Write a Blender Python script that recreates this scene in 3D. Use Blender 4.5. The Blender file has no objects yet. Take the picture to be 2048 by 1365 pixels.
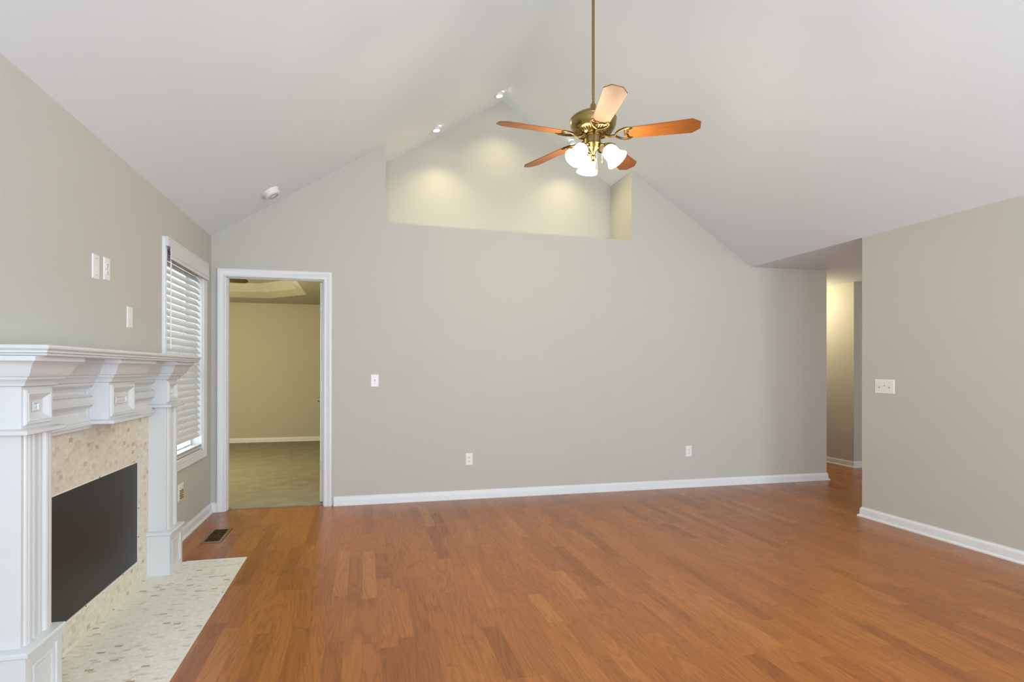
import bpy, bmesh, math, random
from mathutils import Vector, Matrix
random.seed(7)
PI = math.pi
scene = bpy.context.scene
C = scene.collection

# ------------------------------------------------------------------ camera
CAM = (1.3367, 0.0, 1.2790)
YAW, PITCH, ROLL = -0.23005, 0.00142, 0.00121
fw = Vector((-math.sin(YAW)*math.cos(PITCH), math.cos(YAW)*math.cos(PITCH), math.sin(PITCH)))
rt = Vector((math.cos(YAW), math.sin(YAW), 0))
up = rt.cross(fw)
r2 = rt*math.cos(ROLL) + up*math.sin(ROLL)
u2 = -rt*math.sin(ROLL) + up*math.cos(ROLL)
cd = bpy.data.cameras.new('camera')
cd.sensor_width = 36; cd.lens = 1109.0/2048*36
cd.shift_x = 35.87/2048; cd.shift_y = 56.03/2048
cd.clip_start = 0.05; cd.clip_end = 200
cam = bpy.data.objects.new('camera', cd); C.objects.link(cam)
M = Matrix((r2, u2, -fw)).transposed().to_4x4(); M.translation = Vector(CAM)
cam.matrix_world = M
scene.camera = cam

# ------------------------------------------------------------------ view, world, large lights
vs = scene.view_settings
vs.view_transform = 'Standard'; vs.look = 'None'; vs.gamma = 1.0; vs.use_curve_mapping = False
vs.exposure = -0.05
scene.cycles.caustics_reflective = False; scene.cycles.caustics_refractive = False
w = bpy.data.worlds.new('world'); scene.world = w; w.use_nodes = True
w.node_tree.nodes['Background'].inputs[0].default_value = (0.90, 0.95, 1.0, 1)
w.node_tree.nodes['Background'].inputs[1].default_value = 4.5

def area(name, loc, size, power, color, direction):
    l = bpy.data.lights.new(name, 'AREA'); l.shape = 'RECTANGLE'; l.size, l.size_y = size
    l.energy = power; l.color = color
    o = bpy.data.objects.new(name, l); C.objects.link(o); o.location = loc
    o.rotation_euler = Vector(direction).to_track_quat('-Z', 'Y').to_euler()
    return o
def point(name, loc, power, color, radius=0.05):
    l = bpy.data.lights.new(name, 'POINT'); l.energy = power; l.color = color; l.shadow_soft_size = radius
    o = bpy.data.objects.new(name, l); C.objects.link(o); o.location = loc
    return o
DAY = (0.745, 0.885, 1.03); WARM = (1.0, 0.83, 0.52)
# daylight entering by the windows of the wall behind the camera, one light in each opening
for i, wx in enumerate((1.0, 2.79, 4.55)):
    area('daylight_front', (wx, -1.87, 1.35), (1.30, 1.9), (56, 62, 88)[i], DAY, (0, 1, 0.16))
area('daylight_hall', (8.4, 2.08, 1.25), (1.2, 1.9), 38, (0.78, 0.88, 1.0), (0, 1, 0))
area('daylight_bedroom', (-3.9, 8.2, 1.4), (1.6, 1.5), 25, (1.0, 0.97, 0.85), (1, 0, 0))
point('hall_lamp_light', (7.0, 6.6, 2.22), 26, WARM, 0.12)
point('hall_entry_fill', (6.9, 2.7, 2.2), 17, (1.0, 0.80, 0.50), 0.25)  # unseen light without a fixture, added to warm the back wall's right end

# ------------------------------------------------------------------ node helpers
class NT:
    def __init__(s, name):
        s.m = bpy.data.materials.new(name); s.m.use_nodes = True
        s.t = s.m.node_tree; s.b = s.t.nodes['Principled BSDF']
    def n(s, typ, **kw):
        nd = s.t.nodes.new(typ)
        for k, v in kw.items(): setattr(nd, k, v)
        return nd
    def l(s, a, b): s.t.links.new(a, b)
    def val(s, sock, v):
        if hasattr(v, 'links') or isinstance(v, bpy.types.NodeSocket): s.l(v, sock)
        else: sock.default_value = v
    def math(s, op, a, b=None, c=None):
        nd = s.n('ShaderNodeMath', operation=op); s.val(nd.inputs[0], a)
        if b is not None: s.val(nd.inputs[1], b)
        if c is not None: s.val(nd.inputs[2], c)
        return nd.outputs[0]
    def pos(s):
        g = s.n('ShaderNodeNewGeometry'); x = s.n('ShaderNodeSeparateXYZ'); s.l(g.outputs['Position'], x.inputs[0])
        return x.outputs
    def comb(s, x, y, z=0.0):
        nd = s.n('ShaderNodeCombineXYZ'); s.val(nd.inputs[0], x); s.val(nd.inputs[1], y); s.val(nd.inputs[2], z)
        return nd.outputs[0]
    def wn(s, vec):
        nd = s.n('ShaderNodeTexWhiteNoise', noise_dimensions='3D'); s.l(vec, nd.inputs['Vector']); return nd.outputs
    def noise(s, vec, scale, detail=3, rough=0.5, dist=0.0):
        nd = s.n('ShaderNodeTexNoise'); s.l(vec, nd.inputs['Vector'])
        nd.inputs['Scale'].default_value = scale; nd.inputs['Detail'].default_value = detail
        nd.inputs['Roughness'].default_value = rough; nd.inputs['Distortion'].default_value = dist
        return nd.outputs['Fac']
    def ramp(s, fac, stops, interp='LINEAR'):
        nd = s.n('ShaderNodeValToRGB'); cr = nd.color_ramp; cr.interpolation = interp
        while len(cr.elements) < len(stops): cr.elements.new(0.5)
        for e, (p, c) in zip(cr.elements, stops): e.position = p; e.color = (*c, 1)
        s.l(fac, nd.inputs[0]); return nd.outputs[0]
    def mix(s, fac, a, b, mode='MIX'):
        nd = s.n('ShaderNodeMix', data_type='RGBA', blend_type=mode)
        s.val(nd.inputs[0], fac)
        for sock, v in ((nd.inputs[6], a), (nd.inputs[7], b)):
            if isinstance(v, tuple): sock.default_value = (*v, 1)
            else: s.l(v, sock)
        return nd.outputs[2]
    def bump(s, h, strength, dist=0.001):
        nd = s.n('ShaderNodeBump'); nd.inputs['Strength'].default_value = strength; nd.inputs['Distance'].default_value = dist
        s.l(h, nd.inputs['Height']); s.l(nd.outputs[0], s.b.inputs['Normal'])
def lin(r, g, b):
    f = lambda c: (c/255/12.92) if c/255 <= 0.04045 else ((c/255+0.055)/1.055)**2.4
    return (f(r), f(g), f(b))
def plain(name, col, rough=0.5, metal=0.0, vary=0.03, scale=8.0, bump=0.0, coat=0.0, spec=0.5):
    t = NT(name); g = t.n('ShaderNodeTexCoord')
    f = t.noise(g.outputs['Object'], scale, 3)
    a = tuple(c*(1-vary) for c in col); b = tuple(min(1, c*(1+vary)) for c in col)
    t.l(t.ramp(f, [(0.3, a), (0.7, b)]), t.b.inputs['Base Color'])
    t.b.inputs['Roughness'].default_value = rough; t.b.inputs['Metallic'].default_value = metal
    t.b.inputs['Specular IOR Level'].default_value = spec
    if coat: t.b.inputs['Coat Weight'].default_value = coat
    if bump: t.bump(t.noise(g.outputs['Object'], 260, 2), bump, 0.0006)
    return t.m
def emit(name, col, strength, base=(0.8, 0.8, 0.8)):
    t = NT(name); t.b.inputs['Base Color'].default_value = (*base, 1)
    g = t.n('ShaderNodeTexCoord'); f = t.noise(g.outputs['Object'], 9, 2)
    t.l(t.ramp(f, [(0.2, tuple(c*0.93 for c in col)), (0.8, col)]), t.b.inputs['Emission Color'])
    t.b.inputs['Emission Strength'].default_value = strength
    return t.m

WALL = plain('wall_paint', (0.525, 0.512, 0.462), 0.75, vary=0.008, scale=3, bump=0.06, spec=0.3)
CEIL = plain('ceiling_paint', (0.755, 0.805, 0.845), 0.85, vary=0.006, scale=3, bump=0.05, spec=0.2)
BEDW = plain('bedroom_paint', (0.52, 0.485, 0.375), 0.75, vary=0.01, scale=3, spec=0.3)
TRIM = plain('trim_white', (0.73, 0.745, 0.755), 0.35, vary=0.008)
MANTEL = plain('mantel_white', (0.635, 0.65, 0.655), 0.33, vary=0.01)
BLIND = plain('blind_white', (0.60, 0.59, 0.575), 0.45, vary=0.01)
PLATE = plain('plate_plastic', (0.80, 0.80, 0.79), 0.3, vary=0.01)
SLOT = plain('slot_dark', (0.09, 0.08, 0.06), 0.6)
BRASS = plain('antique_brass', (0.34, 0.25, 0.095), 0.25, 1.0, vary=0.12, scale=14)
BRASSD = plain('dark_antique_brass', (0.13, 0.09, 0.035), 0.3, 1.0, vary=0.12, scale=14)
GOLD = plain('connector_brass', (0.45, 0.33, 0.08), 0.3, 1.0)
STEEL = plain('satin_nickel', (0.45, 0.44, 0.42), 0.28, 1.0)
BLACKP = plain('fireplace_black', (0.015, 0.013, 0.011), 0.42, 0.0, vary=0.18, scale=2.5)
CHROME = plain('hinge_metal', (0.42, 0.42, 0.41), 0.45, 1.0)
BLACK = plain('duct_black', (0.008, 0.008, 0.008), 0.8)
VENT = plain('register_bronze', (0.30, 0.21, 0.12), 0.35, 0.85, vary=0.15, scale=30)
DARKW = plain('dark_walnut', (0.045, 0.022, 0.010), 0.4)
SHADE = emit('lamp_glass', (1.0, 0.93, 0.78), 7.0)
BULB = emit('downlight_bulb', (1.0, 0.94, 0.80), 25.0)
HLAMP = emit('hall_lamp_glass', (1.0, 0.88, 0.66), 4.0)
GREYD = plain('grille_grey', (0.35, 0.35, 0.35), 0.5)

def wood_blade():
    t = NT('blade_cherry'); g = t.n('ShaderNodeTexCoord'); mp = t.n('ShaderNodeMapping')
    t.l(g.outputs['Object'], mp.inputs[0]); mp.inputs['Scale'].default_value = (2.5, 30, 30)
    f = t.noise(mp.outputs[0], 3, 5, 0.6, 0.6)
    t.l(t.ramp(f, [(0.25, (0.18, 0.055, 0.009)), (0.75, (0.33, 0.115, 0.022))]), t.b.inputs['Base Color'])
    t.b.inputs['Roughness'].default_value = 0.40; t.b.inputs['Specular IOR Level'].default_value = 0.35
    return t.m
BLADE = wood_blade()

def wood_floor():
    t = NT('oak_strip_floor'); P = t.pos(); x, y = P[0], P[1]
    W_ = 0.083
    row = t.math('FLOOR', t.math('DIVIDE', x, W_))
    rr = t.wn(t.comb(row, 3.7, 1.1))
    L = 1.35
    yo = t.math('ADD', t.math('DIVIDE', y, L), t.math('MULTIPLY', rr[0], 7.31))
    # second random break of each board length
    cell = t.math('FLOOR', yo); fr = t.math('FRACT', yo)
    cut = t.math('ADD', 0.25, t.math('MULTIPLY', t.wn(t.comb(row, cell, 9.0))[0], 0.5))
    sub = t.math('GREATER_THAN', fr, cut)
    bid = t.comb(row, cell, sub)
    rv = t.wn(bid)
    sep = t.n('ShaderNodeSeparateColor'); t.l(rv[1], sep.inputs[0])
    # grain: cathedral swirls stretched along y, each board offset
    gx = t.math('ADD', x, t.math('MULTIPLY', sep.outputs[0], 13.0))
    gy = t.math('ADD', t.math('MULTIPLY', y, 0.11), t.math('MULTIPLY', sep.outputs[1], 9.0))
    v = t.comb(gx, gy, t.math('MULTIPLY', sep.outputs[2], 5.0))
    n1 = t.noise(v, 8, 2.0, 0.55, 0.8)
    rings = t.math('FRACT', t.math('MULTIPLY', n1, 11.0))
    rings = t.math('ABSOLUTE', t.math('SUBTRACT', rings, 0.5))
    gl = t.ramp(rings, [(0.0, (1, 1, 1)), (0.16, (0.45, 0.45, 0.45)), (0.42, (0, 0, 0))])
    fine = t.noise(t.comb(t.math('MULTIPLY', gx, 1.0), t.math('MULTIPLY', gy, 0.35)), 150, 3, 0.6)
    base = t.ramp(sep.outputs[0], [(0.0, (0.285, 0.090, 0.015)), (0.15, (0.34, 0.111, 0.019)), (0.60, (0.39, 0.131, 0.024)),
                               (0.96, (0.41, 0.144, 0.028)), (0.995, (0.45, 0.170, 0.037))])
    big = t.noise(t.comb(x, t.math('MULTIPLY', y, 0.6)), 1.4, 2)
    dark = t.mix(1.0, base, (0.60, 0.52, 0.46), 'MULTIPLY')
    c1 = t.mix(t.math('MULTIPLY', gl, 0.58), base, dark)
    c2 = t.mix(t.math('MULTIPLY', t.ramp(fine, [(0.35, (1, 1, 1)), (0.6, (0, 0, 0))]), 0.62), c1, t.mix(1.0, c1, (0.72, 0.66, 0.6), 'MULTIPLY'))
    # joints
    fx = t.math('FRACT', t.math('DIVIDE', x, W_))
    ex = t.math('MINIMUM', fx, t.math('SUBTRACT', 1.0, fx))
    jx = t.math('LESS_THAN', ex, 0.0095)
    d1 = t.math('MINIMUM', fr, t.math('SUBTRACT', 1.0, fr)); d2 = t.math('ABSOLUTE', t.math('SUBTRACT', fr, cut))
    jy = t.math('LESS_THAN', t.math('MINIMUM', d1, d2), 0.0011)
    j = t.math('MAXIMUM', jx, jy)
    c3 = t.mix(t.math('MULTIPLY', j, 0.45), c2, (0.11, 0.042, 0.018))
    t.l(c3, t.b.inputs['Base Color'])
    ro = t.math('ADD', 0.22, t.math('MULTIPLY', big, 0.12)); t.l(ro, t.b.inputs['Roughness'])
    t.b.inputs['Specular IOR Level'].default_value = 0.45
    t.bump(t.math('SUBTRACT', 1.0, t.math('ADD', j, t.math('MULTIPLY', fine, 0.15))), 0.12, 0.0006)
    return t.m
FLOOR = wood_floor()

def mosaic(name, u_ax, v_ax, tu, tv, light):
    t = NT(name); P = t.pos(); u, v = P[u_ax], P[v_ax]
    row = t.math('FLOOR', t.math('DIVIDE', v, tv))
    uu = t.math('ADD', t.math('DIVIDE', u, tu), t.math('MULTIPLY', t.math('MODULO', t.math('ADD', row, 1000.0), 2.0), 0.5))
    cell = t.math('FLOOR', uu); fr = t.math('FRACT', uu); fv = t.math('FRACT', t.math('DIVIDE', v, tv))
    rv = t.wn(t.comb(cell, row, 2.0)); sep = t.n('ShaderNodeSeparateColor'); t.l(rv[1], sep.inputs[0])
    if light:
        st = [(0.0, (0.76, 0.74, 0.65)), (0.45, (0.80, 0.78, 0.70)), (0.88, (0.82, 0.80, 0.74)), (0.93, (0.64, 0.58, 0.46)), (0.975, (0.68, 0.63, 0.53)), (0.99, (0.42, 0.33, 0.21))]
    else:
        st = [(0.0, (0.72, 0.67, 0.54)), (0.45, (0.72, 0.67, 0.56)), (0.84, (0.78, 0.74, 0.63)), (0.90, (0.65, 0.57, 0.41)), (0.97, (0.63, 0.56, 0.45)), (0.99, (0.52, 0.41, 0.24))]
    base = t.ramp(sep.outputs[0], st)
    g = t.noise(t.comb(u, v), 45, 4, 0.65)
    base = t.mix(0.75, base, t.ramp(g, [(0.3, (0.80, 0.77, 0.70)), (0.6, (1, 1, 1))]), 'MULTIPLY')
    eu = t.math('MULTIPLY', t.math('MINIMUM', fr, t.math('SUBTRACT', 1.0, fr)), tu)
    ev = t.math('MULTIPLY', t.math('MINIMUM', fv, t.math('SUBTRACT', 1.0, fv)), tv)
    jo = t.math('LESS_THAN', t.math('MINIMUM', eu, ev), 0.0008)
    gr = (0.74, 0.72, 0.65) if light else (0.68, 0.63, 0.53)
    t.l(t.mix(t.math('MULTIPLY', jo, 0.6), base, gr), t.b.inputs['Base Color'])
    t.b.inputs['Roughness'].default_value = 0.38
    t.bump(t.math('SUBTRACT', 1.0, jo), 0.25, 0.0008)
    return t.m
TILEV = mosaic('marble_mosaic_surround', 1, 2, 0.034, 0.022, False)
TILEH = mosaic('marble_mosaic_hearth', 0, 1, 0.034, 0.017, True)
GROUT = plain('tile_edge', (0.78, 0.76, 0.70), 0.5)

def carpet():
    t = NT('bedroom_carpet'); g = t.n('ShaderNodeTexCoord')
    a = t.noise(g.outputs['Object'], 240, 2); b = t.noise(g.outputs['Object'], 5, 3, 0.6)
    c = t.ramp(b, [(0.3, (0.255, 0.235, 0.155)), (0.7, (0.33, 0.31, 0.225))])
    t.l(t.mix(0.5, c, t.ramp(a, [(0.3, (0.7, 0.7, 0.7)), (0.7, (1, 1, 1))]), 'MULTIPLY'), t.b.inputs['Base Color'])
    t.b.inputs['Roughness'].default_value = 0.95; t.bump(a, 0.6, 0.004)
    return t.m
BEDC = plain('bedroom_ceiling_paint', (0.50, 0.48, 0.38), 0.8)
CARPET = carpet()
SIDING = plain('white_siding', (0.80, 0.80, 0.79), 0.6)

def glass():
    t = NT('window_glass'); tr = t.n('ShaderNodeBsdfTransparent'); gl = t.n('ShaderNodeBsdfGlossy'); mx = t.n('ShaderNodeMixShader')
    g = t.n('ShaderNodeTexCoord'); nz = t.noise(g.outputs['Object'], 2, 1)
    t.l(t.ramp(nz, [(0, (0.93, 0.96, 0.95)), (1, (0.97, 0.98, 0.98))]), tr.inputs[0])
    gl.inputs['Roughness'].default_value = 0.02; mx.inputs[0].default_value = 0.06
    t.l(tr.outputs[0], mx.inputs[1]); t.l(gl.outputs[0], mx.inputs[2])
    t.l(mx.outputs[0], t.t.nodes['Material Output'].inputs[0]); return t.m
GLASS = glass()

# ------------------------------------------------------------------ mesh builder
class MB:
    def __init__(s): s.v = []; s.f = []; s.sm = []
    def add(s, vs, fs, smooth=False):
        b = len(s.v); s.v += [Vector(v) for v in vs]
        for f in fs: s.f.append(tuple(i+b for i in f)); s.sm.append(smooth)
        return s
    def box(s, x0, x1, y0, y1, z0, z1):
        x0, x1 = sorted((x0, x1)); y0, y1 = sorted((y0, y1)); z0, z1 = sorted((z0, z1))
        return s.add([(x0,y0,z0),(x1,y0,z0),(x1,y1,z0),(x0,y1,z0),(x0,y0,z1),(x1,y0,z1),(x1,y1,z1),(x0,y1,z1)],
                     [(3,2,1,0),(4,5,6,7),(0,1,5,4),(1,2,6,5),(2,3,7,6),(3,0,4,7)])
    def prism(s, poly, axis, a, b):
        """poly of 2D points in the two other axes (in x,y,z order), extruded a..b along axis"""
        def P(q, t):
            return {'x': (t, q[0], q[1]), 'y': (q[0], t, q[1]), 'z': (q[0], q[1], t)}[axis]
        n = len(poly)
        vs = [P(q, a) for q in poly] + [P(q, b) for q in poly]
        fs = [tuple(range(n-1, -1, -1)), tuple(range(n, 2*n))] + [(i, (i+1) % n, (i+1) % n+n, i+n) for i in range(n)]
        return s.add(vs, fs)
    def loops(s, rings, smooth=False, cap=True, closed=False):
        n = len(rings[0]); vs = [p for r in rings for p in r]; fs = []
        m = len(rings)
        for k in range(m-1 if not closed else m):
            for i in range(n):
                a = k*n+i; b = k*n+(i+1) % n; k2 = (k+1) % m
                fs.append((a, b, k2*n+(i+1) % n, k2*n+i))
        s.add(vs, fs, smooth)
        if cap and not closed:
            s.add(rings[0], [tuple(range(n-1, -1, -1))]); s.add(rings[-1], [tuple(range(n))])
        return s
    def lathe(s, prof, mat=None, n=28, smooth=True, cap=True):
        mat = mat or Matrix()
        rings = []
        for r, z in prof:
            rings.append([mat @ Vector((max(r, 1e-5)*math.cos(2*PI*i/n), max(r, 1e-5)*math.sin(2*PI*i/n), z)) for i in range(n)])
        return s.loops(rings, smooth, cap)
    def tube(s, pts, r, n=8, smooth=True, flat=1.0):
        pts = [Vector(p) for p in pts]; rings = []
        ref = Vector((0, 0, 1))
        for i, p in enumerate(pts):
            d = (pts[min(i+1, len(pts)-1)] - pts[max(i-1, 0)]).normalized()
            a = d.cross(ref)
            if a.length < 1e-3: a = d.cross(Vector((1, 0, 0)))
            a.normalize(); b = d.cross(a).normalized()
            rr = r[i] if isinstance(r, (list, tuple)) else r
            rings.append([p + a*rr*math.cos(2*PI*k/n) + b*rr*flat*math.sin(2*PI*k/n) for k in range(n)])
        return s.loops(rings, smooth)
    def build(s, name, mat, parent=None, bevel=0, local=False, seg=2):
        me = bpy.data.meshes.new(name)
        off = Vector((0, 0, 0)) if (parent is None or local) else ABS.get(parent.name, Vector((0,0,0)))
        me.from_pydata([tuple(v-off) for v in s.v], [], s.f)
        me.materials.append(mat)
        bm = bmesh.new(); bm.from_mesh(me)
        bmesh.ops.remove_doubles(bm, verts=bm.verts, dist=1e-6); bmesh.ops.recalc_face_normals(bm, faces=bm.faces); bm.to_mesh(me); bm.free()
        flat = not any(s.sm)
        bm = bmesh.new(); bm.from_mesh(me); lim = math.radians(24 if flat else 50)
        if flat and mat not in (MANTEL, TRIM, BLIND): lim = 0
        for e in bm.edges:
            e.smooth = len(e.link_faces) == 2 and e.calc_face_angle(0) < lim
        for f in bm.faces: f.smooth = lim > 0
        bm.to_mesh(me); bm.free()
        o = bpy.data.objects.new(name, me); C.objects.link(o)
        if parent is not None:
            o.parent = parent; ABS[o.name] = off if not local else Vector((0,0,0))
        if bevel:
            md = o.modifiers.new('bevel', 'BEVEL'); md.width = bevel; md.segments = seg; md.limit_method = 'ANGLE'; md.angle_limit = math.radians(40)
        return o
ABS = {}
def tag(o, label=None, cat=None, group=None, kind=None):
    if label: o['label'] = label
    if cat: o['category'] = cat
    if group: o['group'] = group
    if kind: o['kind'] = kind
    return o
def thing(name, loc=(0, 0, 0), rz=0, label=None, cat=None, group=None, kind=None, rot=None):
    o = bpy.data.objects.new(name, None); C.objects.link(o); o.location = loc
    o.rotation_euler = rot if rot is not None else (0, 0, rz); o.empty_display_size = 0.1
    ABS[o.name] = Vector(loc)
    return tag(o, label, cat, group, kind)
def struct(o): return tag(o, kind='structure')
def dup(root, loc, rz=0, label=None, group=None, rot=None):
    r = root.copy(); C.objects.link(r); r.location = loc; r.rotation_euler = rot if rot is not None else (0, 0, rz)
    if label: r['label'] = label
    if group: r['group'] = group
    for ch in list(root.children):
        c = ch.copy(); C.objects.link(c); c.parent = r
        for g in list(ch.children):
            d = g.copy(); C.objects.link(d); d.parent = c
    return r

# ------------------------------------------------------------------ dimensions
D = 5.4125; T = 0.12
ZL = 2.4725; XRG = 2.8156; ZR = 4.2457; XR = 5.5773; ZS = 2.44; XE = 6.588
YR = 3.989; YN = 5.932; XN0, XN1 = 1.536, 4.105; ZN0, ZN1 = 2.688, 2.660
XH, YH = 7.578, 5.9946; YF = -2.0; YBED = 10.38
XO0, XO1, ZO = 0.110, 0.984, 2.130           # door opening in the wall
def roof(x):
    if x <= XRG: return ZL + (ZR-ZL)/XRG*x
    if x <= XR: return ZR - (ZR-ZS)/(XR-XRG)*(x-XRG)
    return ZS
def gable(x0, x1, zb=None, zf=0.0):
    """2D polygon (x,z) between x0 and x1 from zf up to just above the roof line"""
    xs = [x0] + [q for q in (XRG, XR) if x0 < q < x1] + [x1]
    lo = zb if zb else [(x1, zf), (x0, zf)]
    return [(x, roof(x)+0.03) for x in xs] + lo

# ------------------------------------------------------------------ room shell
struct(MB().box(-0.3, XR+4.2, YF-0.1, D+0.06, -0.10, 0).box(XE-0.06, XR+4.2, D+0.06, 9.6, -0.10, 0).build('floor', FLOOR))
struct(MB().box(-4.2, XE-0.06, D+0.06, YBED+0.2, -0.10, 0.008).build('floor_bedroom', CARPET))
# ceiling: two slopes meeting at the ridge
mb = MB()
k = 0.1
mb.prism([(-0.15, roof(0)-0.15*(ZR-ZL)/XRG), (XRG, ZR), (XRG, ZR+k), (-0.15, roof(0)+k)], 'y', YF-0.1, YN+0.12)
mb.prism([(XRG, ZR), (XR, ZS), (XR, ZS+k), (XRG, ZR+k)], 'y', YF-0.1, YN+0.12)
struct(mb.build('ceiling', CEIL))
struct(MB().box(XR, 9.7, 1.9, 9.6, ZS, ZS+0.1).build('ceiling_hall', CEIL))
# left wall with window opening
WY0, WY1, WZ0, WZ1 = 4.235, 5.145, 0.595, 2.125
mb = MB()
mb.box(-0.15, 0, YF-0.1, WY0, -0.05, ZL+0.02).box(-0.15, 0, WY1, D+0.02, -0.05, ZL+0.02)
mb.box(-0.15, 0, WY0, WY1, -0.05, WZ0).box(-0.15, 0, WY0, WY1, WZ1, ZL+0.02)
struct(mb.build('wall_left', WALL))
# back wall
mb = MB()
mb.prism(gable(-0.15, XO0), 'y', D, D+T)
mb.prism(gable(XO0, XO1, zf=ZO), 'y', D, D+T)
mb.prism(gable(XO1, XN0), 'y', D, D+T)
mb.prism([(XN0, 0), (XN1, 0), (XN1, ZN1), (XN0, ZN0)], 'y', D, D+T)
mb.prism(gable(XN1, XE), 'y', D, D+T)
mb.box(XE-T, XE, D+T, 9.6, 0, ZS+0.02)
struct(mb.build('wall_back', WALL))
# lit niche above the back wall
mb = MB()
mb.prism([(XN0-0.1, 2.58), (XN1+0.1, 2.58), (XN1+0.1, roof(XN1+0.1)+0.05), (XRG, ZR+0.05), (XN0-0.1, roof(XN0-0.1)+0.05)], 'y', YN, YN+0.1)
mb.prism([(D+T, 2.58), (YN, 2.58), (YN, roof(XN0)+0.05), (D+T, roof(XN0)+0.05)], 'x', XN0-0.1, XN0)
mb.prism([(D+T, 2.58), (YN, 2.58), (YN, roof(XN1)+0.05), (D+T, roof(XN1)+0.05)], 'x', XN1, XN1+0.1)
mb.prism([(XN0, 2.60), (XN1, 2.58), (XN1, ZN1), (XN0, ZN0)], 'y', D+T, YN)
struct(mb.build('wall_niche', WALL))
# right wall stub, hall walls, front wall
struct(MB().box(XR, XR+T, YF-0.1, YR, 0, ZS+0.02).build('wall_right', WALL))
mb = MB().box(XH, 9.7, YH, YH+T, 0, ZS+0.02).box(XH, XH+T, YH+T, 9.6, 0, ZS+0.02)
mb.box(XE-T, XH+T, 9.5, 9.62, 0, ZS+0.02).box(9.6, 9.7, 1.9, YH, 0, ZS+0.02).box(XR+T, 9.7, 1.9, 2.0, 0, ZS+0.02)
struct(mb.build('wall_hall', WALL))
mb = MB()
xs = [(-0.15, 0.35), (1.65, 2.14), (3.44, 3.90), (5.20, XR+T)]
for a, b in xs: mb.prism(gable(a, b), 'y', YF-0.1, YF)
for a, b in [(0.35, 1.65), (2.14, 3.44), (3.90, 5.20)]:
    mb.box(a, b, YF-0.1, YF, 0, 0.4)
    if a != 2.14: mb.prism(gable(a, b, zf=2.3), 'y', YF-0.1, YF)
mb.box(2.14, 3.44, YF-0.1, YF, 2.3, 2.55)
mb.prism(gable(2.14, 3.44, zf=3.45), 'y', YF-0.1, YF)
struct(mb.build('wall_front', WALL))
# bedroom beyond the door
mb = MB()
mb.box(-4.2, 3.2, YBED, YBED+0.1, 0, 3.0).box(-4.3, -4.2, D, YBED+0.1, 0, 3.0)
mb.box(3.1, 3.2, YN+0.2, YBED, 0, 2.5).box(1.2, 3.2, YN+0.1, YN+0.2, 0, 2.5).box(1.2, 1.3, D+T, YN+0.1, 0, 2.5)
mb.box(-4.2, -0.15, D+T-0.06, D+T, 0, 2.5)
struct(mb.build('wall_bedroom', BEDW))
struct(MB().box(-4.4, -0.16, D-0.02, D+T-0.062, -0.1, 3.2).build('wall_exterior', SIDING))
# bedroom tray ceiling
mb = MB()
ZT0, ZT1 = 2.44, 2.64
lo = [(-3.2, 9.62), (-0.151, 9.62), (0.47, 9.01), (0.47, 6.6), (-0.1, 6.0), (-3.2, 6.0)]
hi = [(-3.0, 9.36), (-0.26, 9.36), (0.21, 8.90), (0.21, 6.75), (-0.2, 6.3), (-3.0, 6.3)]
outer = [(-4.2, YBED), (-0.151, YBED), (3.2, 9.01), (3.2, 6.6), (-0.1, D+T), (-4.2, D+T)]
n = len(lo)
mb.add([(*p, ZT0) for p in lo] + [(*p, ZT0) for p in outer], [(i, (i+1) % n, (i+1) % n+n, i+n) for i in range(n)])
mb.add([(-0.151, YBED, ZT0), (3.2, YBED, ZT0), (3.2, 9.01, ZT0)], [(0, 1, 2)])
mb.add([(3.2, 6.6, ZT0), (3.2, D+T, ZT0), (-0.1, D+T, ZT0)], [(0, 1, 2)])
mid = [(a[0]*0.45+b[0]*0.55, a[1]*0.45+b[1]*0.55) for a, b in zip(lo, hi)]
mb.add([(*p, ZT0) for p in lo] + [(*p, ZT0+0.075) for p in mid], [(i, (i+1) % n, (i+1) % n+n, i+n) for i in range(n)])
mb.add([(*p, ZT0+0.075) for p in mid] + [(*p, ZT1) for p in hi], [(i, (i+1) % n, (i+1) % n+n, i+n) for i in range(n)])
mb.add([(*p, ZT1) for p in hi], [tuple(range(n))])
mb.box(-4.3, 1.4, D+T, YBED+0.1, 2.95, 3.05)
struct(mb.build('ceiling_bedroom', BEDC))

# ------------------------------------------------------------------ baseboards
HB = 0.086
def base_prof(t=0.013):   # (distance from wall, z)
    return [(0, 0), (t+0.014, 0), (t+0.014, 0.010), (t+0.009, 0.017), (t, 0.019), (t, HB-0.024), (t-0.003, HB-0.014), (t-0.009, HB-0.006), (t-0.009, HB), (0, HB)]
def baseboard(name, pts, side):
    """sweep along polyline pts (x,y); side=+1 the room is to the left of travel"""
    prof = base_prof(); pts = [Vector((*p, 0)) for p in pts]; rings = []
    for i, p in enumerate(pts):
        d1 = (p-pts[i-1]).normalized() if i else None
        d2 = (pts[i+1]-p).normalized() if i < len(pts)-1 else None
        nrm = lambda d: Vector((-d.y, d.x, 0))*side
        if d1 is None: m = nrm(d2)
        elif d2 is None: m = nrm(d1)
        else:
            a, b = nrm(d1), nrm(d2); m = (a+b)/(1+a.dot(b))
        rings.append([p + m*o + Vector((0, 0, z)) for o, z in prof])
    return struct(MB().loops(rings).build(name, TRIM))
baseboard('baseboard_back', [(XO1+0.075, D), (XE, D), (XE, D+2.0)], -1)
baseboard('baseboard_left', [(0, 4.06), (0, D), (0.056, D)], -1)
baseboard('baseboard_front_left', [(0, YF), (0, 2.28)], -1)
baseboard('baseboard_right', [(XR+T, 2.0), (XR+T, YR), (XR, YR), (XR, YF)], -1)
baseboard('baseboard_hall', [(XH, 9.4), (XH, YH), (9.5, YH)], -1)
baseboard('baseboard_bedroom', [(-4.2, YBED), (3.0, YBED)], -1)

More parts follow.
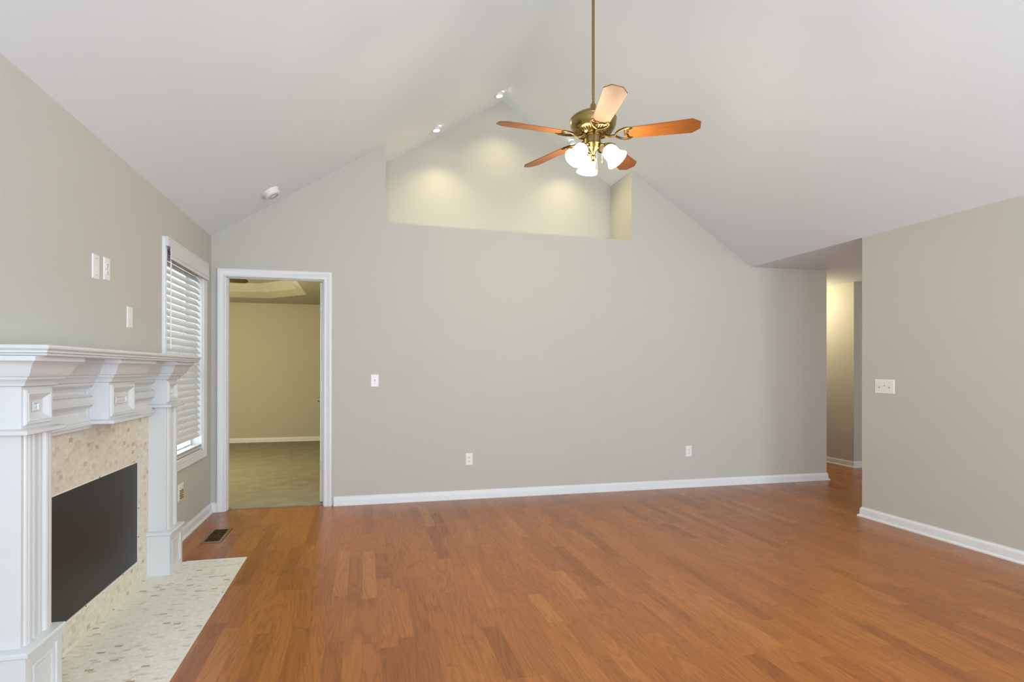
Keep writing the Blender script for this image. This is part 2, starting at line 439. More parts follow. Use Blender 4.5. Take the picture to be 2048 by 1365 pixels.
# ------------------------------------------------------------------ door frame (trim_1) and open door (door_1)
cas = [(0.0, 0.0), (0.0, 0.010), (0.004, 0.013), (0.012, 0.013), (0.016, 0.010), (0.022, 0.011), (0.034, 0.013), (0.044, 0.019), (0.056, 0.021), (0.066, 0.020), (0.070, 0.014), (0.070, 0.0)]
def casing(name, inner, plane, axis, sgn, closed=False, parent=None, prof=cas, mat=TRIM, scale=1.0):
    """mitred casing round rectangle inner=(a0,a1,z0,z1); axis 'y' -> wall plane y=plane, casing grows by sgn"""
    a0, a1, z0, z1 = inner
    corners = [(a0, z0, -1, 0 if not closed else -1), (a0, z1, -1, 1), (a1, z1, 1, 1), (a1, z0, 1, 0 if not closed else -1)]
    rings = []
    for a, z, da, dz in corners:
        ring = []
        for o, t in prof:
            aa = a+da*o*scale; zz = z+dz*o*scale; tt = plane+sgn*t
            ring.append((aa, tt, zz) if axis == 'y' else (tt, aa, zz))
        rings.append(ring)
    mb = MB()
    mb.loops(rings, closed=closed)
    return mb.build(name, mat, parent)
tr = struct(casing('trim_1', (XO0+0.012, XO1-0.012, 0.0, ZO-0.010), D, 'y', -1))
mb = MB()
jx0, jx1, jz = XO0, XO1, ZO
mb.box(jx0, jx0+0.018, D, D+T, 0, jz-0.018).box(jx1-0.018, jx1, D, D+T, 0, jz-0.018).box(jx0, jx1, D, D+T, jz-0.014, jz)
mb.box(jx0+0.018, jx0+0.025, D+0.035, D+0.075, 0, jz-0.018).box(jx1-0.026, jx1-0.018, D+0.035, D+0.075, 0.0, jz-0.018).box(jx0+0.018, jx1-0.018, D+0.035, D+0.075, jz-0.020, jz-0.014)
tag(mb.build('door_jamb', TRIM, tr, bevel=0.0015))
# door leaf swung into the bedroom, seen edge-on
dr = thing('door_1', (0.926, D+T+0.004, 0.0), 0, kind='structure')
ABS['door_1'] = Vector((0, 0, 0))
dl = MB().box(0, 0.035, 0, 0.76, 0.016, 2.112)
for z0, z1 in ((0.2, 0.95), (1.1, 1.9)):
    for y0, y1 in ((0.10, 0.34), (0.42, 0.66)):
        dl.box(-0.003, 0.038, y0, y1, z0, z1)
dl.build('door_leaf', TRIM, dr, local=True, bevel=0.002)
for z in (1.885, 1.113, 0.352):
    hm = MB().box(0.004, 0.031, -0.0025, 0.001, z-0.045, z+0.045)
    h = hm.build('hinge', CHROME, dr, local=True, bevel=0.0008)
    sc = MB()
    for zz, xx in ((z-0.032, 0.024), (z, 0.012), (z+0.032, 0.024)): sc.box(xx-0.002, xx+0.002, -0.0033, -0.002, zz-0.002, zz+0.002)
    sc.build('screw', SLOT, h, local=True)
    MB().lathe([(0.004, z-0.046), (0.0055, z-0.046), (0.0055, z+0.046), (0.003, z+0.05)], Matrix.Translation((0.037, -0.004, 0)), 10).build('hinge_pin', CHROME, h, local=True)
kb = MB().lathe([(0.026, 0.0), (0.026, 0.006), (0.012, 0.010), (0.011, 0.03), (0.024, 0.038), (0.027, 0.05), (0.022, 0.062), (0.0, 0.066)],
                Matrix.Translation((0.0, 0.69, 0.955)) @ Matrix.Rotation(-PI/2, 4, 'Y'), 20)
kb.lathe([(0.026, 0.0), (0.026, 0.006), (0.012, 0.010), (0.011, 0.03), (0.024, 0.038), (0.027, 0.05), (0.022, 0.062), (0.0, 0.066)],
                Matrix.Translation((0.035, 0.69, 0.955)) @ Matrix.Rotation(PI/2, 4, 'Y'), 20)
kb.build('door_knob', STEEL, dr, local=True)
dr.rotation_euler = (0, 0, math.radians(1.0))

# ------------------------------------------------------------------ window_1 and its blind
wn = thing('window_1', (0, 0, 0), kind='structure')
cw = [(0.0, 0.0), (0.0, 0.012), (0.010, 0.015), (0.016, 0.012), (0.03, 0.013), (0.042, 0.018), (0.058, 0.021), (0.060, 0.016), (0.060, 0.0)]
casing('window_casing', (WY0, WY1, WZ0, WZ1), 0.0, 'x', 1, True, wn, cw)
mb = MB().box(-0.14, 0.0, WY0, WY0+0.014, WZ0, WZ1).box(-0.14, 0.0, WY1-0.014, WY1, WZ0, WZ1).box(-0.14, 0.0, WY0, WY1, WZ1-0.014, WZ1).box(-0.14, 0.0, WY0, WY1, WZ0, WZ0+0.014)
mb.build('window_jamb', TRIM, wn)
def sash(z0, z1, x):
    m = MB(); y0, y1 = WY0+0.016, WY1-0.016; b = 0.045
    m.box(x-0.018, x+0.018, y0, y0+b, z0, z1).box(x-0.018, x+0.018, y1-b, y1, z0, z1).box(x-0.018, x+0.018, y0+b, y1-b, z0, z0+b).box(x-0.018, x+0.018, y0+b, y1-b, z1-b, z1)
    s = m.build('sash', TRIM, wn, bevel=0.003)
    MB().box(x-0.002, x+0.002, y0+b-0.005, y1-b+0.005, z0+b-0.005, z1-b+0.005).build('glass_pane', GLASS, s)
zm = (WZ0+WZ1)/2
sash(WZ0+0.016, zm+0.02, -0.095); sash(zm-0.02, WZ1-0.016, -0.132)

bl = thing('window_blind', (-0.03, WY0, WZ1), label='white horizontal slat blind with valance hanging in the window beside the fireplace', cat='blind')
VY0, VY1 = WY0-0.005, WY1+0.062
vp = [(0.016, 2.19), (0.030, 2.19), (0.033, 2.180), (0.030, 2.172), (0.034, 2.16), (0.034, 2.10), (0.037, 2.075), (0.033, 2.065), (0.036, 2.05), (0.036, 2.044), (0.026, 2.044), (0.024, 2.16), (0.016, 2.17)]
MB().prism(vp, 'y', VY0+0.03, VY1).prism([(0.016, 2.19), (0.030, 2.19), (0.033, 2.18), (0.030, 2.172), (0.034, 2.16), (0.034, 2.125), (0.016, 2.125)], 'y', VY0-0.03, VY0+0.03).build('valance', MANTEL, bl)
MB().box(-0.055, -0.002, WY0+0.016, WY1-0.016, 2.060, 2.108).build('headrail', BLIND, bl, bevel=0.002)
NS = 27; PT = 0.0495; zt = 2.030; tilt = math.radians(57); hw = 0.031
for i in range(NS):
    zc = zt - i*PT; ringA = []
    pr = []
    for q in (-1, -0.5, 0, 0.5, 1):
        pr.append((q*hw, 0.002*(1-q*q)+0.0013))
    for q in (1, 0.5, 0, -0.5, -1):
        pr.append((q*hw, 0.002*(1-q*q)-0.0013))
    # local: +u towards the room and down
    cx = -0.028
    poly = [(cx + a*math.cos(tilt) + b*math.sin(tilt), zc - a*math.sin(tilt) + b*math.cos(tilt)) for a, b in pr]
    MB().prism(poly, 'y', WY0+0.020, WY1-0.020).build('slat', BLIND, bl)
zb = zt - NS*PT
MB().box(-0.052, -0.004, WY0+0.020, WY1-0.020, WZ0+0.018, WZ0+0.038).build('bottom_rail', BLIND, bl, bevel=0.003)
for j, zz in enumerate((0.040, 0.046, 0.052)):
    MB().box(-0.058, 0.0, WY0+0.020, WY1-0.020, WZ0+zz, WZ0+zz+0.0035).build('slat', BLIND, bl, bevel=0.001)
for yy in (WY0+0.11, (WY0+WY1)/2-0.06, WY1-0.12):
    mb = MB()
    for dx in (-0.058, 0.0005):
        mb.tube([(dx, yy, 2.07), (dx, yy, WZ0+0.03)], 0.0012, 5)
    mb.tube([(-0.028, yy+0.012, 2.07), (-0.028, yy+0.012, WZ0+0.03)], 0.001, 5)
    mb.build('ladder_cord', BLIND, bl)
wd = MB().tube([(0.012, 4.315, 2.075), (0.012, 4.315, 1.425)], 0.0048, 8); wd.tube([(-0.01, 4.315, 2.085), (0.012, 4.315, 2.075)], 0.002, 6)
wd.build('tilt_wand', PLATE, bl)

# ------------------------------------------------------------------ fireplace mantel
XF, XFR, XS = 0.145, 0.078, 0.040
PILS = ((2.32, 2.52), (3.82, 4.02)); CB = (3.02, 3.32)
fp = thing('fireplace_mantel', (0, 3.17, 0), label='white painted fireplace mantel with moulded shelf and paneled pilasters on the left wall', cat='fireplace')
def offset_outline(path, o):
    """path from wall to wall; closing edge lies on the wall and stays put"""
    n = len(path); pts = [Vector(p) for p in path]; out = []
    dirs = [(pts[i+1]-pts[i]).normalized() for i in range(n-1)]
    nr = [Vector((d.y, -d.x)) for d in dirs]   # outward
    for i in range(n):
        if i == 0: out.append(pts[0] + nr[0]*o)
        elif i == n-1: out.append(pts[-1] + nr[-1]*o)
        else:
            a, b = nr[i-1], nr[i]; out.append(pts[i] + (a+b)/(1+a.dot(b))*o)
    return out
def loft(path, levels):
    rings = [[(p.x, p.y, z) for p in offset_outline(path, o)] for o, z in levels]
    return MB().loops(rings)
W0 = 0.001
full = [(W0, 2.32), (XF, 2.32), (XF, 2.52), (XFR, 2.52), (XFR, 3.02), (XF, 3.02), (XF, 3.32), (XFR, 3.32), (XFR, 3.82), (XF, 3.82), (XF, 4.02), (W0, 4.02)]
s = 0.85
crown = [(0.004, 1.216), (0.013, 1.219), (0.015, 1.227), (0.021, 1.235), (0.030, 1.242), (0.034, 1.2425), (0.034, 1.251), (0.044, 1.2525), (0.050, 1.260), (0.055, 1.270), (0.060, 1.281), (0.066, 1.292), (0.073, 1.300), (0.082, 1.306), (0.090, 1.309), (0.090, 1.326)]
# outward normal check: path runs with the room on its right hand side
fullr = full
loft(fullr, [(o*s, z) for o, z in crown]).build('crown_moulding', MANTEL, fp)
sh = [(W0, 2.275), (0.240, 2.275), (0.240, 4.130), (W0, 4.130)]
loft(sh, [(-0.004, 1.3258), (0.003, 1.329), (0.004, 1.334), (-0.001, 1.3375), (0.006, 1.3385), (0.006, 1.343), (0.004, 1.346), (0.010, 1.349), (0.014, 1.353), (0.015, 1.3585), (0.012, 1.364), (0.007, 1.3665)]).build('mantel_shelf', MANTEL, fp)
# frieze: ribbed moulding between the blocks
fz = [(0.024, 1.2165), (0.024, 1.204), (0.016, 1.196), (0.004, 1.188), (-0.002, 1.176), (0.002, 1.163), (0.008, 1.158), (0.008, 1.154), (0.014, 1.154), (0.018, 1.151), (0.014, 1.148), (0.014, 1.145), (0.020, 1.145), (0.022, 1.132), (0.022, 1.122), (0.020, 1.110), (0.014, 1.110), (0.014, 1.107), (0.018, 1.104), (0.014, 1.101), (0.008, 1.101), (0.008, 1.097), (0.002, 1.092), (-0.003, 1.078), (0.0, 1.062), (0.008, 1.048), (0.018, 1.036), (0.024, 1.034), (0.026, 1.026), (0.024, 1.014), (0.016, 1.012), (0.016, 1.000), (0.008, 0.996)]
poly = [(0.055+o, z) for o, z in fz] + [(0.01, 0.996), (0.01, 1.2165)]
for a, b in ((2.521, 3.019), (3.321, 3.819)): 
    MB().prism(poly, 'y', a, b).build('frieze', MANTEL, fp)
MB().box(0.01, 0.06, 3.0, 3.34, 0.998, 1.21).build('frieze_backing', MANTEL, fp)
def rectpath(y0, y1, x): return [(W0, y0), (x, y0), (x, y1), (W0, y1)]
def panel(mb, x, y0, y1, z0, z1, lv):
    rings = []
    for ins, dx in lv:
        rings.append([(x+dx, y0+ins, z0+ins), (x+dx, y1-ins, z0+ins), (x+dx, y1-ins, z1-ins), (x+dx, y0+ins, z1-ins)])
    mb.loops(rings)
def block(y0, y1, zb, small):
    mb = MB()
    panel(mb, XF-0.016, y0, y1, zb+0.02, 1.2165, [(0, W0-XF+0.016), (0, 0.012), (0.012, 0.012), (0.013, 0.019), (0.018, 0.022), (0.024, 0.021), (0.027, 0.023), (0.032, 0.021), (0.040, 0.013), (0.048, 0.006), (0.056, 0.003), (0.0565, 0.003)])
    b = mb.build('frieze_block', MANTEL, fp)
    pm = MB(); wd = y1-y0
    cy, cz = (y0+y1)/2, (zb+0.02+1.216)/2
    sw, shh = small
    panel(pm, XF-0.0145, cy-sw/2, cy+sw/2, cz-shh/2, cz+shh/2, [(0, 0.003), (0.001, 0.0075), (0.004, 0.009), (0.007, 0.0075), (0.009, 0.0035), (0.011, 0.0035)])
    panel(pm, XF-0.0145, cy-sw/2+0.014, cy+sw/2-0.014, cz-shh/2+0.012, cz+shh/2-0.012, [(0, 0.003), (0.002, 0.0065), (0.004, 0.007), (0.0045, 0.007)])
    pm.build('raised_panel', MANTEL, b)
    cap = loft(rectpath(y0, y1, XF), [(0.0, zb-0.001), (0.028, zb), (0.031, zb+0.003), (0.031, zb+0.015), (0.024, zb+0.018), (0.0, zb+0.0205)])
    cap.build('necking', MANTEL, b)
    return b
for y0, y1 in PILS: block(y0, y1, 1.043, (0.042, 0.036))
block(CB[0], CB[1], 1.018, (0.128, 0.040))
# pilaster shafts, plinth caps and plinths
def pil(y0, y1):
    fp_ = [(0, 0), (0.016, 0), (0.018, 0.004), (0.024, 0.007), (0.032, 0.005), (0.036, 0.008), (0.046, 0.009), (0.054, 0.006), (0.058, 0.001), (0.062, -0.003), (0.075, -0.003), (0.078, 0.001), (0.083, 0.003), (0.088, 0.001), (0.093, 0.0)]
    prof = fp_ + [(0.2-u, v) for u, v in reversed(fp_)]
    x = XF-0.004
    poly = [(x+v, y0+u) for u, v in prof] + [(W0, y1), (W0, y0)]
    p = MB().prism(poly, 'z', 0.268, 1.044).build('pilaster', MANTEL, fp)
    loft(rectpath(y0, y1, XF), [(0.014, 0.2505), (0.030, 0.252), (0.034, 0.256), (0.034, 0.266), (0.028, 0.272), (0.012, 0.276), (0.0, 0.278)]).build('plinth_cap', MANTEL, p)
    X2 = XF+0.022
    pl = MB()
    panel(pl, X2-0.006, y0-0.022, y1+0.022, 0.0045, 0.251, [(0, W0-X2+0.006), (0, 0.006), (0.012, 0.008), (0.036, 0.006), (0.040, 0.0), (0.048, 0.0), (0.0485, 0.0)])
    pb = pl.build('plinth', MANTEL, p)
    pm = MB()
    panel(pm, X2-0.007, y0+0.028, y1-0.028, 0.0545, 0.201, [(0, 0.0005), (0.0005, 0.005), (0.006, 0.007), (0.014, 0.005), (0.018, 0.002), (0.019, 0.002)])
    pm.build('raised_panel', MANTEL, pb)
for y0, y1 in PILS: pil(y0, y1)
# mosaic surround with opening
FY0, FY1, FZ0, FZ1 = 2.676, 3.668, 0.141, 0.738
mb = MB()
mb.box(W0, XS, 2.521, FY0, 0, 0.998).box(W0, XS, FY1, 3.819, 0, 0.998).box(W0, XS, FY0, FY1, 0, FZ0).box(W0, XS, FY0, FY1, FZ1, 0.998)
mb.build('tile_surround', TILEV, fp)
# black cover over the firebox
fc = thing('fireplace_cover', (XS, 3.17, FZ0), label='black metal panel closing the firebox inside the mosaic tile surround', cat='fireplace cover')
MB().box(0.012, XS-0.004, FY0+0.006, FY1-0.006, FZ0+0.006, FZ1-0.006).build('panel', BLACKP, fc, bevel=0.002)
mb = MB()
for a in ((FY0, FY1, FZ0, FZ0+0.006), (FY0, FY1, FZ1-0.006, FZ1), (FY0, FY0+0.006, FZ0, FZ1), (FY1-0.006, FY1, FZ0, FZ1)):
    mb.box(0.012, XS+0.0015, a[0], a[1], a[2], a[3])
mb.build('edge_trim', GROUT, fc)
for y, z in ((3.17, FZ1-0.002), (3.45, FZ0+0.004), (3.03, FZ0+0.004), (FY1-0.004, 0.46), (FY1-0.004, 0.29)):
    MB().lathe([(0.0032, 0), (0.0032, 0.003), (0.0, 0.004)], Matrix.Translation((XS, y, z)) @ Matrix.Rotation(PI/2, 4, 'Y'), 10).build('clip', BLACK, fc)
# hearth
mb = MB().box(XS, 0.556, 2.30, 4.046, 0.0, 0.004)
he = tag(mb.build('hearth', TILEH), 'flat cream marble mosaic hearth laid in the wood floor before the fireplace', 'hearth')
mb = MB().box(0.556, 0.563, 2.293, 4.053, 0, 0.005).box(0.19, 0.556, 4.046, 4.053, 0, 0.005).box(0.19, 0.556, 2.293, 2.30, 0, 0.005)
mb.build('edge_strip', GROUT, he)
ABS['hearth'] = Vector((0, 0, 0))

# ------------------------------------------------------------------ wall plates (front faces -Y, origin on the wall)
def plate_body(w_, h_, name='plate', parent=None):
    mb = MB(); lv = [(0, 0.0), (0, 0.002), (0.003, 0.0045), (0.006, 0.0055), (0.0065, 0.0055)]
    mb.loops([[(-w_/2+i, -y, -h_/2+i), (w_/2-i, -y, -h_/2+i), (w_/2-i, -y, h_/2-i), (-w_/2+i, -y, h_/2-i)] for i, y in lv])
    return mb.build(name, PLATE, parent, local=True)
def screws(pts, root):
    for x, z in pts:
        m = Matrix.Translation((x, -0.0052, z)) @ Matrix.Rotation(PI/2, 4, 'X')
        MB().lathe([(0.0032, 0), (0.0030, 0.001), (0.0, 0.0014)], m, 10).build('screw', CHROME, root, local=True)
def toggle(root, x, state):
    f = MB().box(x-0.0055, x+0.0055, -0.0066, -0.004, -0.0125, 0.0125).build('toggle_slot', GREYD, root, local=True)
    z = 0.006*state
    MB().add([(x-0.004, -0.005, -0.006), (x+0.004, -0.005, -0.006), (x+0.004, -0.005, 0.006), (x-0.004, -0.005, 0.006),
              (x-0.003, -0.017, z-0.003+z), (x+0.003, -0.017, z-0.003+z), (x+0.003, -0.016, z+0.004+z), (x-0.003, -0.016, z+0.004+z)],
             [(0, 1, 2, 3), (4, 5, 6, 7), (0, 1, 5, 4), (1, 2, 6, 5), (2, 3, 7, 6), (3, 0, 4, 7)]).build('toggle', PLATE, f, local=True)
def receptacle(root, z):
    n = 20; rad = 0.017
    pts = [(rad*math.cos(2*PI*i/n), max(-0.0125, min(0.0125, rad*math.sin(2*PI*i/n)))) for i in range(n)]
    mb = MB(); mb.loops([[(a, -0.004, z+b) for a, b in pts], [(a*0.97, -0.0075, z+b*0.97) for a, b in pts]])
    f = mb.build('receptacle', PLATE, root, local=True)
    sl = MB().box(-0.0082, -0.0052, -0.0082, -0.007, z-0.001, z+0.008).box(0.0052, 0.0080, -0.0082, -0.007, z, z+0.007)
    sl.lathe([(0.0032, 0), (0.0032, 0.001)], Matrix.Translation((0, -0.0073, z-0.0068)) @ Matrix.Rotation(PI/2, 4, 'X'), 10)
    sl.build('slots', SLOT, f, local=True)
sw = thing('light_switch', (1.435, D, 1.173), label='white single toggle switch plate on the back wall beside the open doorway', cat='light switch')
plate_body(0.075, 0.120, parent=sw); toggle(sw, 0, -1); screws([(0, 0.030), (0, -0.030)], sw)
t3 = thing('light_switch', (XR, 3.772, 1.142), -PI/2, label='wide white three gang toggle switch plate on the right wall', cat='light switch')
plate_body(0.180, 0.120, parent=t3)
for x, st in ((-0.046, 1), (0, -1), (0.046, 1)): toggle(t3, x, st)
screws([(x, z) for x in (-0.046, 0, 0.046) for z in (0.030, -0.030)], t3)
ol = thing('wall_outlet', (2.352, D, 0.391), label='white duplex outlet low on the back wall, the one nearer the doorway', cat='outlet', group='white duplex outlets')
plate_body(0.072, 0.120, parent=ol); receptacle(ol, 0.0195); receptacle(ol, -0.0195); screws([(0, 0)], ol)
dup(ol, (4.789, D, 0.391), 0, 'white duplex outlet low on the back wall, the one nearer the hallway corner')
oj = dup(ol, (0, 3.342, 1.812), PI/2, 'white duplex outlet high on the left wall, close beside a blank plate')
bp = thing('blank_plate', (0, 3.218, 1.803), PI/2, label='white blank wall plate above the mantel, immediately left of the high outlet', cat='wall plate')
plate_body(0.075, 0.125, parent=bp); screws([(0, 0.042), (0, -0.042)], bp)
b2 = thing('blank_plate', (0, 3.640, 1.583), PI/2, label='lone white blank plate above the mantel, set lower and nearer the window', cat='wall plate')
plate_body(0.075, 0.122, parent=b2); screws([(0, 0.042), (0, -0.042)], b2)
gj = thing('cable_jack', (0, 4.572, 0.362), PI/2, label='low wall plate with brass jacks on the left wall under the window', cat='wall jack')
plate_body(0.118, 0.125, parent=gj)
for k_ in range(4):
    z = 0.012 - k_*0.018
    for x in (-0.024, 0.016):
        MB().lathe([(0.0075, 0), (0.0075, 0.006), (0.0055, 0.007), (0.0055, 0.012), (0.0, 0.012)], Matrix.Translation((x, -0.005, z)) @ Matrix.Rotation(PI/2, 4, 'X'), 6, smooth=False).build('jack', GOLD, gj, local=True)

# ------------------------------------------------------------------ floor register
fr_ = thing('floor_register', (0.235, 4.633, 0), label='bronze scrollwork floor register in the wood floor below the window', cat='floor vent')
x0, x1, y0, y1 = -0.073, 0.077, -0.187, 0.187
mb = MB(); z_ = 0.0
lv = [(0, 0.0005), (0.0, 0.003), (0.006, 0.006), (0.022, 0.007), (0.024, 0.005), (0.024, 0.001)]
mb.loops([[(x0+i, y0+i, z), (x1-i, y0+i, z), (x1-i, y1-i, z), (x0+i, y1-i, z)] for i, z in lv], cap=False)
mb.build('frame', VENT, fr_, local=True)
MB().box(x0+0.02, x1-0.02, y0+0.02, y1-0.02, 0.0004, 0.0016).build('duct_opening', BLACK, fr_, local=True)
mb = MB(); ny = 7; stp = (y1-y0-0.048)/ny
for j in range(ny):
    cy = y0+0.024+stp*(j+0.5)
    mb.tube([(x0+0.022, cy-stp/2, 0.004), (x1-0.022, cy-stp/2, 0.004)], 0.0022, 5)
    for cx_ in (-0.031, 0.003, 0.035):
        pts = [(cx_+0.014*math.cos(a), cy+0.019*math.sin(a), 0.004) for a in [k_*PI/6 for k_ in range(13)]]
        mb.tube(pts, 0.0020, 5)
        sp = [(cx_+(0.010-0.0007*k_)*math.cos(0.6*k_+j), cy+(0.012-0.0008*k_)*math.sin(0.6*k_+j), 0.004) for k_ in range(11)]
        mb.tube(sp, 0.0016, 5)
mb.build('scroll_grille', BRASSD, fr_, local=True)

# ------------------------------------------------------------------ ceiling fan
def crescent(rad, w_):
    pass
def make_fan(name, loc, ridge_z, angles, blade_mat, kit, label, metal, metal2, R=0.665):
    t = thing(name, loc, label=label, cat='ceiling fan')
    zc = ridge_z - loc[2]
    MB().lathe([(0.0095, 0.12), (0.0095, zc-0.05)], None, 14, cap=False).build('downrod', metal, t, local=True)
    MB().lathe([(0.012, zc-0.16), (0.03, zc-0.155), (0.055, zc-0.12), (0.066, zc-0.07), (0.068, zc-0.02), (0.068, zc+0.03)], None, 28).build('canopy', metal, t, local=True)
    MB().lathe([(0.010, 0.215), (0.018, 0.205), (0.022, 0.17), (0.03, 0.152), (0.05, 0.142)], None, 20).build('rod_coupling', metal, t, local=True)
    mh = MB().lathe([(0.0, 0.150), (0.06, 0.148), (0.10, 0.140), (0.138, 0.120), (0.150, 0.108), (0.153, 0.100), (0.150, 0.096), (0.1505, 0.088), (0.147, 0.062), (0.136, 0.038), (0.124, 0.024), (0.118, 0.020), (0.086, 0.008), (0.075, 0.004), (0.06, 0.002), (0.0, 0.002)], None, 48).build('motor_housing', metal, t, local=True)
    rb = MB()
    for k_ in range(40):
        a = 2*PI*k_/40; c_, s_ = math.cos(a), math.sin(a)
        rb.tube([(0.120*c_, 0.120*s_, 0.019), (0.104*c_, 0.104*s_, 0.0125), (0.088*c_, 0.088*s_, 0.0075)], 0.0034, 6)
    rb.build('rib_ring', metal2, mh, local=True)
    for ang in angles:
        a = math.radians(ang); rot = Matrix.Rotation(a, 4, 'Z')
        pitch = Matrix.Rotation(math.radians(-13), 4, 'X'); droop = Matrix.Rotation(math.radians(0.5), 4, 'Y')
        Mx = rot @ Matrix.Translation((0, 0, -0.006)) @ droop @ pitch
        r0, r1 = 0.205, R
        outline = [(r0, -0.046), (r0+0.008, -0.054), (r1-0.052, -0.069), (r1-0.046, -0.067), (r1-0.002, -0.034), (r1, -0.030), (r1, 0.030), (r1-0.002, 0.034), (r1-0.046, 0.067), (r1-0.052, 0.069), (r0+0.008, 0.054), (r0, 0.046)]
        mb = MB(); mb.loops([[Vector((x, y, -0.003)) for x, y in outline], [Vector((x, y, 0.003)) for x, y in outline]])
        b = mb.build('blade', blade_mat, t, local=True, bevel=0.0015)
        b.matrix_local = Mx
        # blade iron: curved arm from the motor, a ring and a scalloped crescent on the blade
        im = MB()
        im.tube([(0.062, 0, 0.008), (0.085, 0, -0.010), (0.115, 0, -0.018), (0.145, 0, -0.012)], [0.014, 0.012, 0.010, 0.008], 8)
        for sg in (-1, 1):
            pts = [(0.140, 0.0, -0.012), (0.150, sg*0.018, -0.011), (0.170, sg*0.038, -0.010), (0.195, sg*0.052, -0.009), (0.222, sg*0.057, -0.008), (0.246, sg*0.050, -0.007), (0.252, sg*0.044, -0.007)]
            im.tube(pts, [0.007, 0.008, 0.008, 0.007, 0.0065, 0.005, 0.003], 7)
            pts = [(0.250, sg*0.046, -0.007), (0.232, sg*0.040, -0.008), (0.220, sg*0.028, -0.008), (0.224, sg*0.016, -0.008), (0.212, 0.0, -0.008)]
            im.tube(pts, [0.004, 0.006, 0.006, 0.005, 0.007], 7)
        im.box(0.200, 0.245, -0.030, 0.030, -0.004, -0.0025)
        io = im.build('blade_iron', metal2, t, local=True)
        io.matrix_local = rot @ Matrix.Translation((0, 0, -0.002)) @ droop @ pitch
    if not kit:
        MB().lathe([(0.06, 0.004), (0.062, -0.03), (0.05, -0.05), (0, -0.055)], None, 24).build('switch_housing', metal, t, local=True)
        return t
    sh_ = MB().lathe([(0.046, 0.006), (0.054, 0.0), (0.055, -0.004), (0.052, -0.006), (0.052, -0.052), (0.056, -0.055), (0.056, -0.062), (0.050, -0.066), (0.046, -0.082), (0.034, -0.096), (0.020, -0.108), (0.013, -0.118), (0.010, -0.128), (0.015, -0.134), (0.016, -0.146), (0.009, -0.158), (0.018, -0.172), (0.016, -0.176), (0, -0.178)], None, 28).build('switch_housing', metal, t, local=True)
    for ang in (82, -38, 202):
        a = math.radians(ang); rot = Matrix.Rotation(a, 4, 'Z')
        tl = math.radians(38)
        am = MB().tube([rot @ Vector(p) for p in ((0.040, 0, -0.070), (0.060, 0, -0.066), (0.075, 0, -0.072), (0.084, 0, -0.088))], [0.008, 0.007, 0.007, 0.010], 8)
        Ms = rot @ Matrix.Translation((0.078, 0, -0.080)) @ Matrix.Rotation(-tl, 4, 'Y') @ Matrix.Rotation(PI, 4, 'X')
        am.lathe([(0.010, 0.0), (0.022, 0.004), (0.024, 0.014), (0.024, 0.026)], Ms, 16)
        ao = am.build('lamp_arm', metal, t, local=True)
        MB().lathe([(0.023, 0.018), (0.034, 0.024), (0.044, 0.036), (0.049, 0.055), (0.050, 0.075), (0.052, 0.095), (0.060, 0.115), (0.071, 0.130), (0.0715, 0.134), (0.066, 0.130), (0.055, 0.115), (0.045, 0.09), (0.043, 0.07), (0.040, 0.05), (0.0, 0.04)], Ms, 30, cap=False).build('lamp_shade', SHADE, ao, local=True)
    for px_, py_, z0, z1 in ((0.0, -0.057, -0.05, -0.235), (0.052, -0.02, -0.05, -0.155)):
        ch = MB().tube([(px_, py_, z0), (px_, py_-0.004, z1)], 0.0012, 5).build('pull_chain', CHROME, t, local=True)
        MB().lathe([(0.001, 0.0), (0.0045, -0.008), (0.005, -0.02), (0.002, -0.03)], Matrix.Translation((px_, py_-0.004, z1)), 10).build('chain_pull', metal, ch, local=True)
    return t
FANP = (2.800, 3.400, 2.820)
fan = make_fan('ceiling_fan', FANP, ZR-0.01, (-102, -30, 42, 114, 186), BLADE, True,
               'antique brass ceiling fan with cherry blades and three lit glass shades', BRASS, BRASSD)
for ang in (82, -38, 202):
    a_ = math.radians(ang)
    point('fan_bulb_light', (FANP[0]+0.18*math.cos(a_), FANP[1]+0.18*math.sin(a_), FANP[2]-0.215), 13, (1.0, 0.87, 0.58), 0.10)
bf = make_fan('ceiling_fan', (-0.69, 6.93, 2.318), 2.62, (0, 72, 144, 216, 288), DARKW, False,
              'dark ceiling fan in the bedroom with one blade tip showing at the door head', BRASSD, BRASSD, R=0.71)
point('bedroom_light', (-0.9, 7.2, 2.0), 140, (1.0, 0.875, 0.53), 0.2)

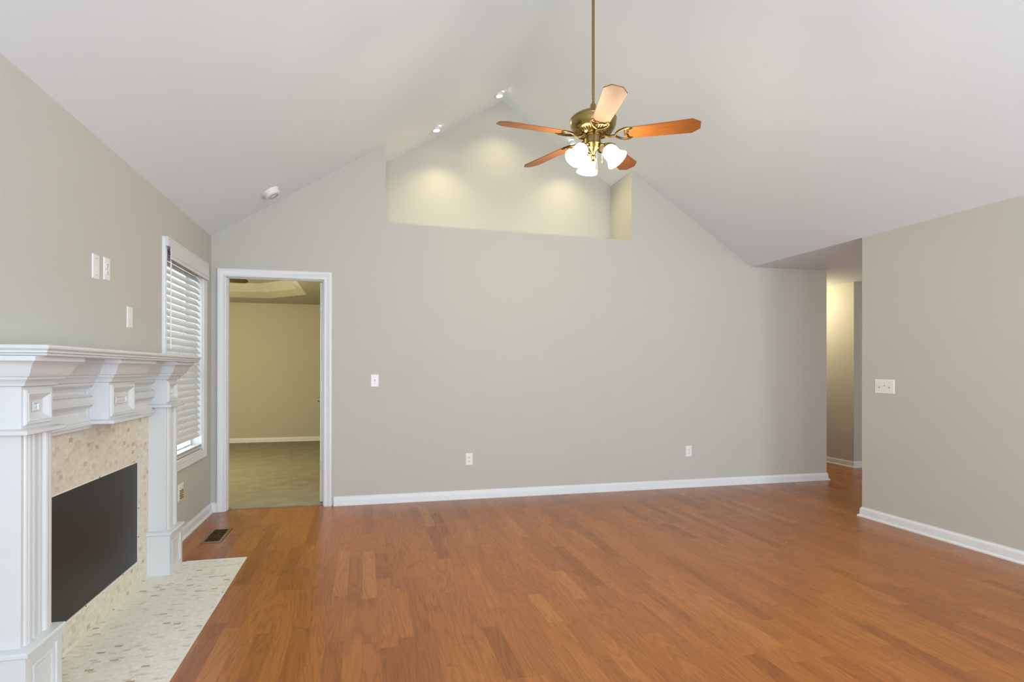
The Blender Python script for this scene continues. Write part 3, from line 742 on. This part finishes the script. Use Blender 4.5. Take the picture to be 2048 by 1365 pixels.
# ------------------------------------------------------------------ recessed downlights of the niche
SL = math.atan2(ZR-ZL, XRG); SR_ = -math.atan2(ZR-ZS, XR-XRG)
def downlight(x, y, ang, label):
    z = roof(x)
    t = thing('recessed_downlight', (x, y, z), label=label, cat='downlight', group='recessed downlights on the ceiling by the niche', rot=(0, -ang, 0))
    MB().lathe([(0.048, 0.002), (0.058, -0.004), (0.064, -0.003), (0.066, 0.001)], None, 36, cap=False).build('trim_ring', TRIM, t, local=True)
    Me = Matrix.Translation((0, 0, -0.004)) @ Matrix.Rotation(ang*0.75, 4, 'Y')
    MB().lathe([(0.047, 0.012), (0.046, -0.006), (0.036, -0.022), (0.033, -0.022), (0.032, -0.016)], Me, 30, cap=False).build('eyeball', TRIM, t, local=True)
    MB().lathe([(0.033, -0.018), (0.020, -0.0205), (0.0, -0.021)], Me, 24, cap=False).build('bulb', BULB, t, local=True)
    l = bpy.data.lights.new('downlight_spot', 'SPOT'); l.energy = 34; l.color = (1.0, 0.87, 0.51); l.spot_size = math.radians(138); l.spot_blend = 1.0; l.shadow_soft_size = 0.03
    o = bpy.data.objects.new('downlight_spot', l); C.objects.link(o); o.location = (x+0.085*math.sin(ang), y, z-0.085*math.cos(ang))
    o.rotation_euler = Vector((0.0, -0.36, -1)).to_track_quat('-Z', 'Y').to_euler()
    return t
downlight(2.053, 5.690, SL, 'lower glowing downlight on the left ceiling slope by the niche')
downlight(2.712, 5.660, SL, 'upper glowing downlight on the left ceiling slope near the ridge')
downlight(3.56, 5.690, SR_, 'downlight on the right ceiling slope hidden behind the fan motor')

# ------------------------------------------------------------------ smoke detector on the left slope
sd = thing('smoke_detector', (0.547, 5.096, roof(0.547)), label='round white smoke detector on the left ceiling slope above the doorway', cat='smoke detector', rot=(0, -SL, 0))
MB().lathe([(0.074, 0.001), (0.074, -0.010), (0.071, -0.013)], None, 40).build('mounting_base', PLATE, sd, local=True)
MB().lathe([(0.066, -0.012), (0.067, -0.016), (0.067, -0.034), (0.062, -0.042), (0.050, -0.046), (0.0, -0.048)], None, 40).build('cover', PLATE, sd, local=True)
mb = MB()
for r_ in (0.028, 0.036, 0.044):
    mb.tube([(r_*math.cos(a), r_*math.sin(a), -0.0475) for a in [k_*PI/16 for k_ in range(33)]], 0.0012, 5)
mb.build('vent_rings', GREYD, sd, local=True)

# hall ceiling lamp (round the corner)
hl = thing('hall_ceiling_lamp', (7.0, 6.6, ZS), label='round flush ceiling lamp in the side hall, out of sight round the corner', cat='ceiling lamp')
MB().lathe([(0.14, 0.0), (0.14, -0.015), (0.13, -0.02)], None, 30).build('lamp_base', BRASS, hl, local=True)
MB().lathe([(0.125, -0.018), (0.12, -0.05), (0.09, -0.08), (0.0, -0.095)], None, 30).build('lamp_shade', HLAMP, hl, local=True)
